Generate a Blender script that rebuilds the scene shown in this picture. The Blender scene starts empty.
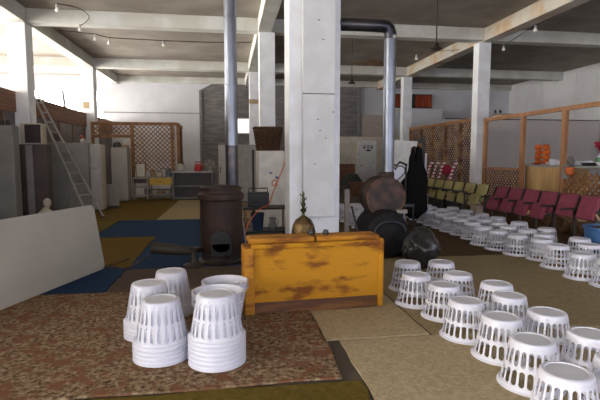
import bpy, bmesh, math, random
from mathutils import Vector, Matrix
random.seed(7)
scene = bpy.context.scene
C = scene.collection
PI = math.pi

# ------------------------------------------------------------------ camera
F = 470.0
PITCH = math.atan(43/F)
YAW = math.atan(72/F*math.cos(PITCH))
cd = bpy.data.cameras.new('camera'); cam = bpy.data.objects.new('camera', cd); C.objects.link(cam)
cd.sensor_width = 36; cd.lens = F/600*36; cd.clip_start = 0.05; cd.clip_end = 200
cam.location = (0, 0, 1.4)
cam.rotation_euler = (PI/2 - PITCH, 0, -YAW)
scene.camera = cam

# ------------------------------------------------------------------ world, light, exposure
scene.view_settings.view_transform = 'Standard'
scene.view_settings.look = 'None'
scene.view_settings.gamma = 1
scene.view_settings.use_curve_mapping = False
scene.view_settings.exposure = 0.0
W = bpy.data.worlds.new('world'); scene.world = W; W.use_nodes = True
nt = W.node_tree; nt.nodes.clear()
wo = nt.nodes.new('ShaderNodeOutputWorld'); bg = nt.nodes.new('ShaderNodeBackground')
tc = nt.nodes.new('ShaderNodeTexCoord'); sx = nt.nodes.new('ShaderNodeVectorMath'); sx.operation = 'DOT_PRODUCT'; sx.inputs[1].default_value = (-.8, .6, 0)
rp = nt.nodes.new('ShaderNodeValToRGB'); mr = nt.nodes.new('ShaderNodeMapRange')
mr.inputs['From Min'].default_value = -1; mr.inputs['From Max'].default_value = 1
rp.color_ramp.elements[0].color = (0.122, 0.129, 0.160, 1)
rp.color_ramp.elements[0].position = 0.56
rp.color_ramp.elements[1].color = (1.0, 0.96, 0.90, 1)
rp.color_ramp.elements[1].position = 0.70
nt.links.new(tc.outputs['Generated'], sx.inputs[0]); nt.links.new(sx.outputs['Value'], mr.inputs['Value'])
nt.links.new(mr.outputs[0], rp.inputs[0]); nt.links.new(rp.outputs[0], bg.inputs['Color'])
bg.inputs['Strength'].default_value = 25.0
nt.links.new(bg.outputs[0], wo.inputs[0])
YW = 21.9
def portal(name, loc, rot, sx_, sy_):
    l = bpy.data.lights.new(name, 'AREA'); l.shape = 'RECTANGLE'; l.size = sx_; l.size_y = sy_
    l.cycles.is_portal = True
    o = bpy.data.objects.new(name, l); C.objects.link(o); o.location = loc; o.rotation_euler = rot
    return o
portal('window_portal', (-10.75, 7.5, 2.6), (0, -PI/2, 0), 3.4, 27)      # left window band, facing +X
portal('window_portal', (-7.9, YW, 2.7), (-PI/2, 0, 0), 4.9, 3.0)        # back windows of the outer bay, facing -Y
portal('window_portal', (5.0, -6.15, 2.2), (PI/2, 0, 0), 15.0, 3.8)       # openings behind, facing +Y

# ------------------------------------------------------------------ materials
MATS = {}
def mat(name, c, rough=.6, metal=0, c2=None, scale=6, bump=0, bscale=None, spread=(.42, .62), spec=None, detail=6, stretch=None, emit=None):
    if name in MATS: return MATS[name]
    m = bpy.data.materials.new(name); m.use_nodes = True; MATS[name] = m
    n = m.node_tree; b = n.nodes['Principled BSDF']
    b.inputs['Base Color'].default_value = (*c, 1); b.inputs['Roughness'].default_value = rough
    b.inputs['Metallic'].default_value = metal
    if spec is not None: b.inputs['Specular IOR Level'].default_value = spec
    t = n.nodes.new('ShaderNodeTexCoord'); mp = n.nodes.new('ShaderNodeMapping')
    n.links.new(t.outputs['Object'], mp.inputs[0])
    if stretch: mp.inputs['Scale'].default_value = stretch
    if c2 is None: c2 = tuple(x*.86 for x in c)
    nz = n.nodes.new('ShaderNodeTexNoise'); nz.inputs['Scale'].default_value = scale; nz.inputs['Detail'].default_value = detail
    r = n.nodes.new('ShaderNodeValToRGB')
    r.color_ramp.elements[0].position = spread[0]; r.color_ramp.elements[1].position = spread[1]
    r.color_ramp.elements[0].color = (*c2, 1); r.color_ramp.elements[1].color = (*c, 1)
    n.links.new(mp.outputs[0], nz.inputs[0]); n.links.new(nz.outputs[0], r.inputs[0]); n.links.new(r.outputs[0], b.inputs['Base Color'])
    if bump:
        nb = n.nodes.new('ShaderNodeTexNoise'); nb.inputs['Scale'].default_value = bscale or scale*4; nb.inputs['Detail'].default_value = 4
        bp = n.nodes.new('ShaderNodeBump'); bp.inputs['Strength'].default_value = bump; bp.inputs['Distance'].default_value = .02
        n.links.new(mp.outputs[0], nb.inputs[0]); n.links.new(nb.outputs[0], bp.inputs['Height']); n.links.new(bp.outputs[0], b.inputs['Normal'])
    if emit:
        b.inputs['Emission Color'].default_value = (*emit[0], 1); b.inputs['Emission Strength'].default_value = emit[1]
    return m
def speckle(name, cols, scale=40, rough=.95, big=None):
    m = bpy.data.materials.new(name); m.use_nodes = True; MATS[name] = m
    n = m.node_tree; b = n.nodes['Principled BSDF']; b.inputs['Roughness'].default_value = rough
    b.inputs['Specular IOR Level'].default_value = .15
    t = n.nodes.new('ShaderNodeTexCoord'); nz = n.nodes.new('ShaderNodeTexNoise'); nz.inputs['Scale'].default_value = scale
    nz.inputs['Detail'].default_value = 5; nz.inputs['Roughness'].default_value = .7
    r = n.nodes.new('ShaderNodeValToRGB'); r.color_ramp.interpolation = 'LINEAR'
    el = r.color_ramp.elements
    while len(el) < len(cols): el.new(.5)
    for i, (p, c) in enumerate(cols): el[i].position = p; el[i].color = (*c, 1)
    n.links.new(t.outputs['Object'], nz.inputs[0]); n.links.new(nz.outputs[0], r.inputs[0])
    out = r.outputs[0]
    if big:
        n2 = n.nodes.new('ShaderNodeTexNoise'); n2.inputs['Scale'].default_value = big[0]; n2.inputs['Detail'].default_value = 3
        mx = n.nodes.new('ShaderNodeMix'); mx.data_type = 'RGBA'
        r2 = n.nodes.new('ShaderNodeValToRGB'); r2.color_ramp.elements[0].position = .5; r2.color_ramp.elements[1].position = .62
        n.links.new(t.outputs['Object'], n2.inputs[0]); n.links.new(n2.outputs[0], r2.inputs[0])
        n.links.new(r2.outputs[0], mx.inputs[0]); n.links.new(out, mx.inputs[6]); mx.inputs[7].default_value = (*big[1], 1)
        out = mx.outputs[2]
    n.links.new(out, b.inputs['Base Color'])
    bp = n.nodes.new('ShaderNodeBump'); bp.inputs['Strength'].default_value = .6; bp.inputs['Distance'].default_value = .01
    n.links.new(nz.outputs[0], bp.inputs['Height']); n.links.new(bp.outputs[0], b.inputs['Normal'])
    return m
M_ceil = mat('ceiling_paint', (.36, .32, .27), .9, c2=(.29, .25, .205), scale=1.2, bump=.2)
M_beam = mat('beam_paint', (.68, .67, .62), .8, c2=(.56, .54, .47), scale=1.5, bump=.2)
M_beamold = mat('peeling_beam', (.56, .52, .44), .85, c2=(.52, .36, .22), scale=1.6, spread=(.36, .52), bump=.3)
M_col = mat('white_column_paint', (.87, .88, .90), .55, c2=(.78, .78, .78), scale=3, bump=.15)
M_wallw = mat('white_wall_paint', (.66, .66, .68), .8, c2=(.58, .57, .58), scale=.8)
M_wallr = mat('white_panel_wall', (.76, .75, .76), .8, c2=(.66, .64, .65), scale=.7)
M_conc = mat('grey_siding', (.24, .22, .205), .9, c2=(.17, .155, .145), scale=2, stretch=(1, 1, 4))
M_floor = mat('concrete_floor', (.13, .105, .08), .85, c2=(.085, .07, .05), scale=2, bump=.2)
M_brownp = mat('dark_brown_panel', (.085, .06, .05), .45, c2=(.06, .042, .036), scale=2)
M_redwood = mat('red_brown_wood', (.26, .11, .05), .6, c2=(.17, .07, .032), scale=3, stretch=(1, .2, 4))
M_pine = mat('orange_pine', (.42, .20, .085), .55, c2=(.33, .14, .05), scale=5, stretch=(4, 4, .5))
M_lattice = mat('brown_lattice_wood', (.30, .145, .055), .7, c2=(.2, .09, .035), scale=5)
M_lattdark = mat('weathered_lattice_wood', (.30, .17, .075), .75, c2=(.12, .055, .03), scale=3)
M_ply = mat('pale_plywood', (.62, .40, .17), .5, c2=(.52, .32, .13), scale=3, stretch=(3, 3, .3))
M_net = mat('grey_shade_net', (.62, .565, .53), .9, c2=(.56, .51, .475), scale=30)
M_plast = mat('white_plastic', (.74, .74, .81), .35, c2=(.70, .70, .78), scale=2)
M_base = mat('white_plastic_base', (.68, .68, .73), .45, c2=(.63, .63, .68), scale=4)
M_enam = mat('white_enamel', (.42, .39, .345), .35, c2=(.38, .35, .31), scale=2)  # white lowered so the left fridges carry their shade in the colour
M_enamd = mat('shaded_enamel', (.25, .235, .21), .4, c2=(.21, .195, .175), scale=2)  # white enamel darkened to imitate shade on the left furniture
M_cream = mat('cream_panel', (.52, .46, .36), .6, c2=(.46, .40, .31), scale=2)
M_door = mat('white_door_paint', (.82, .80, .75), .5)
M_black = mat('black_plastic', (.012, .012, .013), .4, c2=(.02, .019, .018), scale=8)
M_dark = mat('dark_metal', (.03, .026, .024), .5, .3, c2=(.05, .035, .028), scale=6)
M_rust = mat('rusty_iron', (.028, .018, .015), .6, .3, c2=(.055, .027, .018), scale=5, spread=(.35, .65), bump=.4)
M_rustface = mat('mottled_rust_plate', (.10, .055, .042), .65, .2, c2=(.035, .026, .024), scale=7, spread=(.4, .6), bump=.5)
M_rustring = mat('rust_ring', (.16, .085, .05), .7, .2, c2=(.05, .03, .022), scale=9, bump=.4)
M_tank = mat('black_tank', (.006, .006, .008), .7, 0, c2=(.012, .010, .010), scale=5, spec=.3)
M_galv = mat('galvanised_pipe', (.27, .29, .34), .36, .9, c2=(.17, .18, .20), scale=6, stretch=(1, 1, .35), spread=(.35, .7))
M_galvd = mat('sooty_pipe', (.045, .045, .055), .35, .8, c2=(.1, .09, .09), scale=5)
M_must = mat('worn_mustard_paint', (.50, .225, .010), .7, spec=.25, c2=(.20, .065, .008), scale=5.5, spread=(.36, .47), bump=.3, stretch=(.55, 1, 1.4))
M_must2 = mat('worn_orange_paint', (.47, .20, .014), .65, spec=.3, c2=(.24, .085, .012), scale=9, spread=(.35, .52), bump=.4, stretch=(.5, 1, 1.6))
M_mustd = mat('dark_brown_plinth', (.20, .085, .018), .55, c2=(.10, .035, .01), scale=8, stretch=(.3, 1, 2))
M_brass = mat('aged_brass', (.23, .15, .06), .4, .8, c2=(.10, .065, .03), scale=14, bump=.3)
M_bronze = mat('green_bronze', (.09, .095, .05), .5, .6, c2=(.04, .035, .02), scale=20)
M_wick = mat('wicker', (.13, .062, .022), .8, c2=(.05, .024, .01), scale=30, bump=1, bscale=60)
M_red = mat('dull_red_upholstery', (.27, .05, .085), .8, c2=(.22, .04, .07), scale=8)
M_yel = mat('faded_yellow_upholstery', (.46, .41, .17), .8, c2=(.39, .34, .13), scale=6)
M_orange = mat('orange_cord', (.75, .17, .06), .5)
M_alu = mat('dull_aluminium', (.40, .39, .37), .4, .7)
M_blue = mat('blue_plastic', (.045, .13, .29), .4)
M_ora = mat('orange_glaze', (.72, .17, .02), .45, c2=(.55, .1, .015), scale=14)
M_green = mat('green_glaze', (.05, .2, .07), .4)
M_crim = mat('crimson_cloth', (.42, .02, .05), .8)
M_bright = mat('bright_red_plastic', (.5, .03, .03), .4)
M_grey = mat('grey_ceramic', (.28, .26, .24), .5)
M_yp = mat('yellow_plastic', (.55, .33, .03), .5)
M_cardb = mat('cardboard', (.34, .22, .12), .8)
M_bulb = mat('white_glass_bulb', (.9, .88, .8), .2)
M_oran = mat('orange_curtain', (.45, .08, .02), .8, c2=(.25, .035, .01), scale=2, stretch=(6, 1, .5))
M_rug = speckle('speckled_floral_rug', [(.32, (.03, .017, .012)), (.44, (.14, .085, .045)), (.53, (.26, .18, .105)), (.66, (.40, .30, .19))], 30, big=(10, (.19, .085, .045)))
M_rblue = speckle('blue_carpet', [(.3, (.012, .03, .07)), (.7, (.022, .055, .125))], 30)
M_ryel = speckle('ochre_carpet', [(.3, (.085, .048, .008)), (.7, (.17, .105, .016))], 20)
M_rolive = speckle('olive_carpet', [(.3, (.09, .062, .01)), (.7, (.17, .12, .022))], 18)
M_rgrey = speckle('grey_brown_carpet', [(.3, (.07, .05, .038)), (.7, (.13, .095, .07))], 30)
M_rtan = speckle('sandy_mat', [(.3, (.34, .27, .155)), (.7, (.55, .45, .28))], 35)
M_rtan2 = speckle('tan_mat', [(.3, (.24, .185, .10)), (.7, (.39, .305, .175))], 35)
M_rbrn = speckle('brown_mat', [(.3, (.06, .036, .016)), (.7, (.12, .075, .035))], 30)

# ------------------------------------------------------------------ mesh helpers
class MB:
    def __init__(s): s.b = bmesh.new()
    def box(s, x0, x1, y0, y1, z0, z1, rot=None, piv=None, bevel=0):
        t = bmesh.new()
        bmesh.ops.create_cube(t, size=1)
        for v in t.verts:
            v.co = Vector(((x0+x1)/2+v.co.x*(x1-x0), (y0+y1)/2+v.co.y*(y1-y0), (z0+z1)/2+v.co.z*(z1-z0)))
        if bevel: bmesh.ops.bevel(t, geom=t.edges[:], offset=bevel, segments=2, affect='EDGES', profile=.5)
        if rot is not None:
            p = Vector(piv or ((x0+x1)/2, (y0+y1)/2, (z0+z1)/2))
            for v in t.verts: v.co = rot @ (v.co-p) + p
        s.merge(t); return s
    def merge(s, t):
        me = bpy.data.meshes.new('t'); t.to_mesh(me); s.b.from_mesh(me); bpy.data.meshes.remove(me); t.free()
    def tube(s, pts, r, seg=10, caps=True):
        pts = [Vector(p) for p in pts]; rs = r if isinstance(r, (list, tuple)) else [r]*len(pts)
        rings = []; up = None
        for i, p in enumerate(pts):
            d = (pts[min(i+1, len(pts)-1)]-pts[max(i-1, 0)]).normalized()
            if up is None: up = Vector((0, 0, 1)) if abs(d.z) < .9 else Vector((1, 0, 0))
            a = d.cross(up).normalized(); bb = a.cross(d).normalized(); up = bb
            rings.append([s.b.verts.new(p+(a*math.cos(2*PI*k/seg)+bb*math.sin(2*PI*k/seg))*rs[i]) for k in range(seg)])
        for q, w in zip(rings, rings[1:]):
            for k in range(seg): s.b.faces.new((q[k], q[(k+1) % seg], w[(k+1) % seg], w[k]))
        if caps: s.b.faces.new(rings[0][::-1]); s.b.faces.new(rings[-1])
        return s
    def lathe(s, prof, c=(0, 0, 0), seg=32, axis=None, caps=True):
        M = axis.to_matrix().to_4x4() if axis is not None and not isinstance(axis, Matrix) else (axis or Matrix())
        rings = []
        for r, z in prof:
            if r < 1e-5: rings.append([s.b.verts.new(Vector(c)+(M @ Vector((0, 0, z))))])
            else: rings.append([s.b.verts.new(Vector(c)+(M @ Vector((r*math.cos(2*PI*k/seg), r*math.sin(2*PI*k/seg), z)))) for k in range(seg)])
        for q, w in zip(rings, rings[1:]):
            for k in range(seg):
                k2 = (k+1) % seg
                if len(q) == 1 and len(w) == 1: continue
                if len(q) == 1: s.b.faces.new((q[0], w[k2], w[k]))
                elif len(w) == 1: s.b.faces.new((q[k], q[k2], w[0]))
                else: s.b.faces.new((q[k], q[k2], w[k2], w[k]))
        if caps:
            if len(rings[0]) > 1: s.b.faces.new(rings[0][::-1])
            if len(rings[-1]) > 1: s.b.faces.new(rings[-1])
        return s
    def prism(s, pts, vec):
        v = Vector(vec); a = [s.b.verts.new(Vector(p)) for p in pts]; b_ = [s.b.verts.new(Vector(p)+v) for p in pts]
        n = len(pts); s.b.faces.new(a); s.b.faces.new(b_[::-1])
        for i in range(n): s.b.faces.new((a[i], b_[i], b_[(i+1) % n], a[(i+1) % n]))
        return s
    def build(s, name, m, parent=None, smooth=False, angle=35):
        bmesh.ops.recalc_face_normals(s.b, faces=s.b.faces[:])
        me = bpy.data.meshes.new(name); s.b.to_mesh(me); s.b.free()
        me.materials.append(m)
        if smooth:
            for p in me.polygons: p.use_smooth = True
            me.set_sharp_from_angle(angle=math.radians(angle))
        o = bpy.data.objects.new(name, me); C.objects.link(o)
        if parent: o.parent = parent
        return o
def tag(o, label, cat, group=None, kind=None):
    o['label'] = label; o['category'] = cat
    if group: o['group'] = group
    if kind: o['kind'] = kind
    return o
def thing(name, label, cat, loc=(0, 0, 0), rz=0, group=None):
    o = bpy.data.objects.new(name, None); C.objects.link(o); o.location = loc; o.rotation_euler = (0, 0, rz)
    o.empty_display_size = .1
    return tag(o, label, cat, group)
def struct(name, mb, m, **k):
    o = mb.build(name, m, **k); o['kind'] = 'structure'; return o
def spline(pts, n=6):
    P = [Vector(p) for p in pts]; P = [P[0]]+P+[P[-1]]; out = []
    for i in range(1, len(P)-2):
        for k in range(n):
            t = k/n; a, b_, c, d = P[i-1], P[i], P[i+1], P[i+2]
            out.append(.5*((2*b_)+(c-a)*t+(2*a-5*b_+4*c-d)*t*t+(3*b_-a-3*c+d)*t**3))
    return out+[P[-2]]
def dup(root, loc, rot, label, group=None):
    r = root.copy(); C.objects.link(r); r.location = loc; r.rotation_euler = rot; r['label'] = label
    if group: r['group'] = group
    for ch in list(root.children):
        c = ch.copy(); C.objects.link(c); c.parent = r
        for g in ch.children:
            d = g.copy(); C.objects.link(d); d.parent = c
    return r
def RX(a): return Matrix.Rotation(a, 3, 'X')
def RY(a): return Matrix.Rotation(a, 3, 'Y')
def RZ(a): return Matrix.Rotation(a, 3, 'Z')
def box(name, m, parent, x0, x1, y0, y1, z0, z1, bevel=.004, **k):
    return MB().box(x0, x1, y0, y1, z0, z1, bevel=bevel, **k).build(name, m, parent)

# ------------------------------------------------------------------ the setting
XL, XC, XR = -4.7, .95, 7.05
Y0, Y1, Y2, YB = 6.7, 12.3, 17.9, 21.5
XO, XE, YF = -10.6, 13.6, -6.0
ZC, ZB = 4.86, 4.52
struct('floor', MB().box(XO-.3, XE+.3, YF-.3, YB+.3, -.2, 0), M_floor)
struct('ceiling', MB().box(XO-.3, XE+.3, YF-.3, YB+.3, ZC, ZC+.2), M_ceil)
struct('wall_back', MB().box(-5.3, XE+.3, YB, YB+.25, 0, ZC).box(XO-.3, -5.3, YB, YB+.25, 0, 1.2).box(XO-.3, -5.3, YB, YB+.25, 4.2, ZC).box(XO-.3, XO+.25, YB, YB+.25, 1.2, 4.2), M_wallw)
w5 = MB()
for x in (-9.0, -7.7, -6.4): w5.box(x-.04, x+.04, YB+.08, YB+.14, 1.2, 4.2)
w5.box(XO+.25, -5.3, YB+.08, YB+.14, 3.2, 3.25)
struct('window_5', w5, M_beam)
struct('trim_1', MB().box(-5.3, XE, YB-.2, YB, 4.6, ZC), M_beam)
# grey siding over the middle of the back wall, with chamfered corner
sd = MB(); z = 0
pts = [(-1.15, YB-.06, 0), (-1.15, YB-.06, 4.24), (-.5, YB-.06, 4.6), (6.0, YB-.06, 4.6), (6.0, YB-.06, 2.9), (6.0, YB-.06, 0)]
sd.prism(pts, (0, .06, 0))
for k in range(1, 13):
    zz = .36*k
    sd.box(-1.15 if zz < 4.2 else -.9, 6.0, YB-.075, YB-.06, zz, zz+.02)
struct('trim_2', sd, M_conc)
fr = MB()
fr.box(-1.22, -1.1, YB-.12, YB-.06, 0, 4.26)
fr.prism([(-1.22, YB-.12, 4.22), (-1.22, YB-.12, 4.3), (-.52, YB-.12, 4.68), (-.52, YB-.12, 4.6)], (0, .06, 0))
fr.box(-1.1, 1.0, YB-.1, YB-.06, 2.22, 2.3); fr.box(5.98, 6.12, YB-.16, YB, 0, 4.7)
struct('trim_3', fr, mat('grey_frame_paint', (.2, .19, .175), .7))
# small bright window in the siding
wn = thing('window_1', 'small white window pane in the grey back wall', 'window'); wn['kind'] = 'structure'
for k_ in ('label', 'category'): del wn[k_]
box('window_frame', M_beam, wn, .40, 1.0, YB-.13, YB-.085, 2.42, 3.14)
MB().box(.46, .94, YB-.14, YB-.131, 2.48, 3.08).build('pane', mat('daylit_pane', (.9, .9, .9), .3, emit=((1, 1, 1), 1.2)), wn)
# outer left wall: sill, header, mullions
struct('wall_left', MB().box(XO-.2, XO, YF, YB, 0, .9).box(XO-.2, XO, YF, YB, 4.3, ZC), M_wallw)
w2 = MB()
for y in range(-6, 22, 3): w2.box(XO-.12, XO-.04, y-.05, y+.05, .9, 4.3)
w2.box(XO-.12, XO-.04, YF, YB, 2.5, 2.56)
struct('window_2', w2, M_beam)
struct('wall_front', MB().box(XO, XE, YF-.2, YF, 0, .3).box(XO, XE, YF-.2, YF, 4.1, ZC).box(XO, -2.5, YF-.2, YF, .3, 4.1).box(12.5, XE, YF-.2, YF, .3, 4.1), M_wallw)  # unseen wall behind the camera, left part closed to darken left furniture
w3 = MB()
for x in (-2.4, .6, 3.6, 6.6, 9.6, 12.4): w3.box(x-.06, x+.06, YF-.15, YF-.05, .3, 4.1)
struct('window_3', w3, M_beam)
wr = MB().box(XE, XE+.2, YF, YB, 0, ZC)
for y in range(-5, 21, 2): wr.box(XE-.012, XE, y, y+.03, 0, ZC)
struct('wall_right', wr, M_wallr)
# parapet along left columns; unseen near length added to shade the floor
struct('wall_parapet', MB().box(-5.05, -4.95, 2.0, YB, 0, 2.45), mat('parapet_panel', (.17, .13, .12), .35, .3, c2=(.09, .07, .065), scale=1.5))
pb = MB()
for y in (3.0, 4.2, 5.4, 6.6, 7.8, 9.0, 10.2, 11.4, 12.6, 13.8, 15.0, 16.2, 17.4, 18.6, 19.8): pb.box(-4.95, -4.93, y, y+.05, 0, 2.45)
struct('trim_4', pb, M_redwood)
struct('trim_5', MB().box(-5.07, -4.91, 2.0, YB, 2.45, 2.93), M_redwood)
# columns
cn = 1
def column(x, y, w=.46, d=.46, top=ZB):
    global cn
    mb = MB().box(x-w/2, x+w/2, y-d/2, y+d/2, 0, top, bevel=.012)
    struct('trim_%d' % (cn+10), mb, M_col); cn += 1
for y in (1.1, Y0, Y1, Y2):
    column(XL-.14, y, .42, .42)
for y in (Y1, Y2): column(XC+.06, y, .40, .40)
for y in (Y0, Y1, Y2): column(XR-.05, y+.12, .36, .30)
# near centre column with its boxed casing
MBc = MB().box(.83, 1.54, 6.42, 6.95, 0, ZB, bevel=.012)
struct('trim_30', MBc, M_col)
cs = MB().box(1.0, 1.44, 6.30, 6.42, 2.25, ZB, bevel=.006).box(1.005, 1.435, 6.305, 6.42, .58, 2.24, bevel=.006)
struct('trim_31', cs, mat('casing_paint', (.72, .725, .72), .6, c2=(.66, .66, .65), scale=4))
dk = MB()
for (x, z) in ((1.2, 3.2), (1.26, 2.95), (1.19, 1.9), (1.3, 1.65), (1.15, 1.3), (1.4, 2.0), (1.22, 1.75)): dk.box(x, x+.03, 6.292, 6.30, z, z+.012)
struct('trim_32', dk, mat('chipped_plaster', (.2, .19, .18), .8))
# beams
def beam(x0, x1, y0, y1, m=M_beam, zb=ZB):
    global cn
    struct('trim_%d' % (cn+30), MB().box(x0, x1, y0, y1, zb, ZC, bevel=.01), m); cn += 1
for x, m in ((XL-.08, M_beam), (XC, M_beam), (XR, M_beamold)):
    beam(x-.17, x+.17, YF, YB, m)
for y in (-4.5, 1.1, Y0, Y1, Y2):
    for a, b_ in ((XO, XL-.25), (XL+.09, XC-.17), (XC+.17, XR-.17), (XR+.17, XE)):
        beam(a, b_, y-.17, y+.17, M_beam, ZB+.02)
# back wall furniture-like structure on the right: cream partition with door
struct('wall_partition', MB().box(5.0, 7.9, 20.9, 21.0, 0, 2.32), mat('cream_partition_paint', (.72, .65, .53), .7))
struct('trim_6', MB().box(6.15, 7.6, 21.35, 21.43, 2.32, 3.35), mat('pinkish_board', (.5, .42, .36), .8))
dr = MB().box(5.84, 6.72, 20.84, 20.9, 0, 2.14, bevel=.01)
d1 = struct('door_1', dr, M_door)
MB().tube([(5.95, 20.84, 1.0), (5.95, 20.79, 1.0), (6.06, 20.79, 1.0)], .014, 8).build('door_handle', M_dark, d1)
sg = MB()
for i, z in enumerate((1.86, 1.68)):
    xs = (6.10, 6.27, 6.44) if i == 0 else (6.24,)
    for x in xs:
        if i == 0: sg.box(x-.015, x+.11, 20.83, 20.84, z-.02, z+.0).box(x-.01, x+.10, 20.83, 20.84, z+.03, z+.05).box(x-.01, x+.10, 20.83, 20.84, z-.07, z-.05).box(x+.03, x+.06, 20.83, 20.84, z-.09, z+.07)
        else: sg.box(x, x+.2, 20.83, 20.84, z-.02, z+.05)
sg.build('door_lettering', M_dark, d1)
w4 = MB().box(7.75, 9.6, YB-.07, YB-.02, 3.7, 4.35)
struct('window_4', w4, M_dark)
for a, b_, lb in ((7.8, 8.45, 'left'), (8.75, 9.55, 'right')):
    n = 16; top = []
    for k in range(n+1): top.append((a+(b_-a)*k/n, YB-.14+.03*(k % 2), 3.75))
    pts = top+[(x, y+.012, z) for x, y, z in top[::-1]]
    tag(MB().prism(pts, (0, 0, .55)).build('curtain', M_oran), 'orange curtain over the %s half of the high window at the far right' % lb, 'curtain')

# lattice helper: strips at +-45 degrees clipped to a rectangle in plane (u, z)
def clip_line(c, sgn, u0, u1, z0, z1):
    # line z = sgn*u + c
    p = []
    ua, ub = u0, u1
    za, zb = sgn*ua+c, sgn*ub+c
    if sgn > 0:
        ua = max(u0, z0-c); ub = min(u1, z1-c)
    else:
        ua = max(u0, c-z1); ub = min(u1, c-z0)
    if ub-ua < .03: return None
    return (ua, sgn*ua+c, ub, sgn*ub+c)
def lattice(plane, p, u0, u1, z0, z1, step=.13, w=.03, t=.012):
    mb = MB()
    for sgn, off in ((1, 0), (-1, t)):
        if sgn > 0: cs_ = [z0-u1+step*.7*k*1.41 for k in range(int((u1-u0+z1-z0)/(step))+2)]
        else: cs_ = [z0+u0+step*.7*k*1.41 for k in range(int((u1-u0+z1-z0)/(step))+2)]
        for c in cs_:
            r = clip_line(c, sgn, u0, u1, z0, z1)
            if not r: continue
            ua, za, ub, zb = r; h = w*.7
            if plane == 'y':
                pts = [(ua, p+off, za-h), (ub, p+off, zb-h), (ub, p+off, zb+h), (ua, p+off, za+h)]; v = (0, t, 0)
            else:
                pts = [(p+off, ua, za-h), (p+off, ub, zb-h), (p+off, ub, zb+h), (p+off, ua, za+h)]; v = (t, 0, 0)
            mb.prism(pts, v)
    return mb
# ------------------------------------------------------------------ left back corner lattice screens
t = thing('lattice_screen', 'wooden lattice screen enclosing the kitchen corner at the back left', 'screen', (0, 0, 0))
lattice('y', 16.5, -3.2, -1.75, .9, 2.5, .15).build('lattice_panel', M_lattice, t)
lattice('y', 16.5, -4.4, -3.2, 2.12, 2.5, .15).build('lattice_panel', M_lattice, t)
lattice('x', -1.72, 16.5, 18.4, .2, 2.5, .15).build('lattice_panel', M_lattice, t)
MB().box(-4.45, -1.7, 16.46, 16.5, 2.46, 2.56).build('top_rail', M_lattice, t)
MB().box(-4.45, -3.15, 16.46, 16.5, 2.04, 2.13).build('top_rail', M_lattice, t)
for x in (-4.4, -3.15, -1.85, -1.65):
    MB().box(x-.05, x+.05, 16.44, 16.5, 0, 2.54).build('post', M_lattice, t)
MB().box(-1.75, -1.68, 16.5, 18.4, 2.46, 2.56).build('top_rail', M_lattice, t)

# ------------------------------------------------------------------ left wall furniture
def handle(parent, x, y, z0, z1, m=M_dark): return MB().box(x-.012, x+.012, y-.03, y, z0, z1).build('handle', m, parent)
def handle(parent, x, y, z0, z1, m=M_dark): return MB().box(x-.012, x+.012, y-.03, y, z0, z1).build('handle', m, parent)
t = thing('storage_cabinet', 'large white cabinet at the left edge with glints near its top', 'cabinet', (-4.42, 10.5, 0))
box('body', M_enamd, t, -.5, .06, 0, .3, .06, 2.05, .015); handle(box('door', M_enamd, t, -.49, .05, -.025, 0, .1, 2.03, .01), -.42, -.025, 1, 1.15)
box('plinth', M_dark, t, -.48, .04, .03, .28, 0, .06)
t = thing('storage_cabinet', 'dark brown wardrobe with one pale door edge under the air conditioner', 'wardrobe', (-4.6, 11.2, 0))
box('body', M_brownp, t, -.3, .62, 0, .30, .05, 1.68, .008); box('door', M_brownp, t, -.29, .19, -.02, 0, .08, 1.66)
box('door', M_enamd, t, .20, .34, -.022, 0, .08, 1.66)['label'] = 'narrow pale door strip'
box('door', M_brownp, t, .35, .61, -.02, 0, .08, 1.66); box('plinth', M_black, t, -.28, .6, .03, .28, 0, .05)
t = thing('air_conditioner', 'boxy air conditioner with dark grille on the brown wardrobe', 'air conditioner', (-4.4, 11.2, 1.68))
box('casing', M_cream, t, -.1, .34, 0, .3, 0, .46, .01)
gl = MB().box(.0, .32, -.02, 0, .03, .43)
for k in range(8): gl.box(.01, .31, -.03, -.02, .05+k*.047, .065+k*.047)
gl.build('grille', M_dark, t)
t = thing('storage_jar', 'small dark pots on top of the large white cabinet', 'pot', (-4.62, 10.65, 2.05))
for i, (x, r) in enumerate(((0, .05), (.12, .04))): MB().lathe([(r*.8, 0), (r, .04), (r, .1), (r*.6, .12)], (x, 0, 0), 12).build('pot', M_dark, t, True)
# pale ornament (rounded body and small head) by the brown cupboard
t = thing('ceramic_jug', 'pale round jug with a small knob neck on the floor before the brown wardrobe', 'jug', (-3.72, 10.3, 0))
MB().lathe([(.09, 0), (.15, .06), (.17, .16), (.14, .27), (.07, .33), (.05, .37)], seg=20).build('body', M_cream, t, True)
MB().lathe([(.045, .37), (.07, .42), (.08, .47), (.06, .53), (0, .56)], (.03, 0, 0), 16).build('neck', M_cream, t, True)
t = thing('wardrobe', 'wide white wardrobe behind the leaning ladder', 'wardrobe', (-4.15, 12.45, 0))
box('body', M_enamd, t, -.25, .70, 0, .6, .05, 1.75, .01); box('door', M_enamd, t, -.24, .22, -.02, 0, .07, 1.73); box('door', M_enamd, t, .225, .69, -.02, 0, .07, 1.73)
box('plinth', M_dark, t, -.2, .68, .03, .55, 0, .05)
t = thing('refrigerator', 'white two-door refrigerator with cream side, right of the wide wardrobe', 'refrigerator', (-3.25, 12.6, 0))
box('body', M_cream, t, -.2, .07, .02, .42, .05, 1.72, .015); handle(box('door', M_enam, t, -.2, .06, -.03, .02, .08, 1.1, .012), .03, -.03, .8, 1.05, M_alu); handle(box('door', M_enam, t, -.2, .06, -.03, .02, 1.12, 1.71, .012), .03, -.03, 1.16, 1.35, M_alu)
box('foot', M_dark, t, -.16, .04, .05, .38, 0, .05)
t = thing('toy_figure', 'little red and white ornament on top of the wide white wardrobe', 'ornament', (-3.60, 12.6, 1.75))
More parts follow.
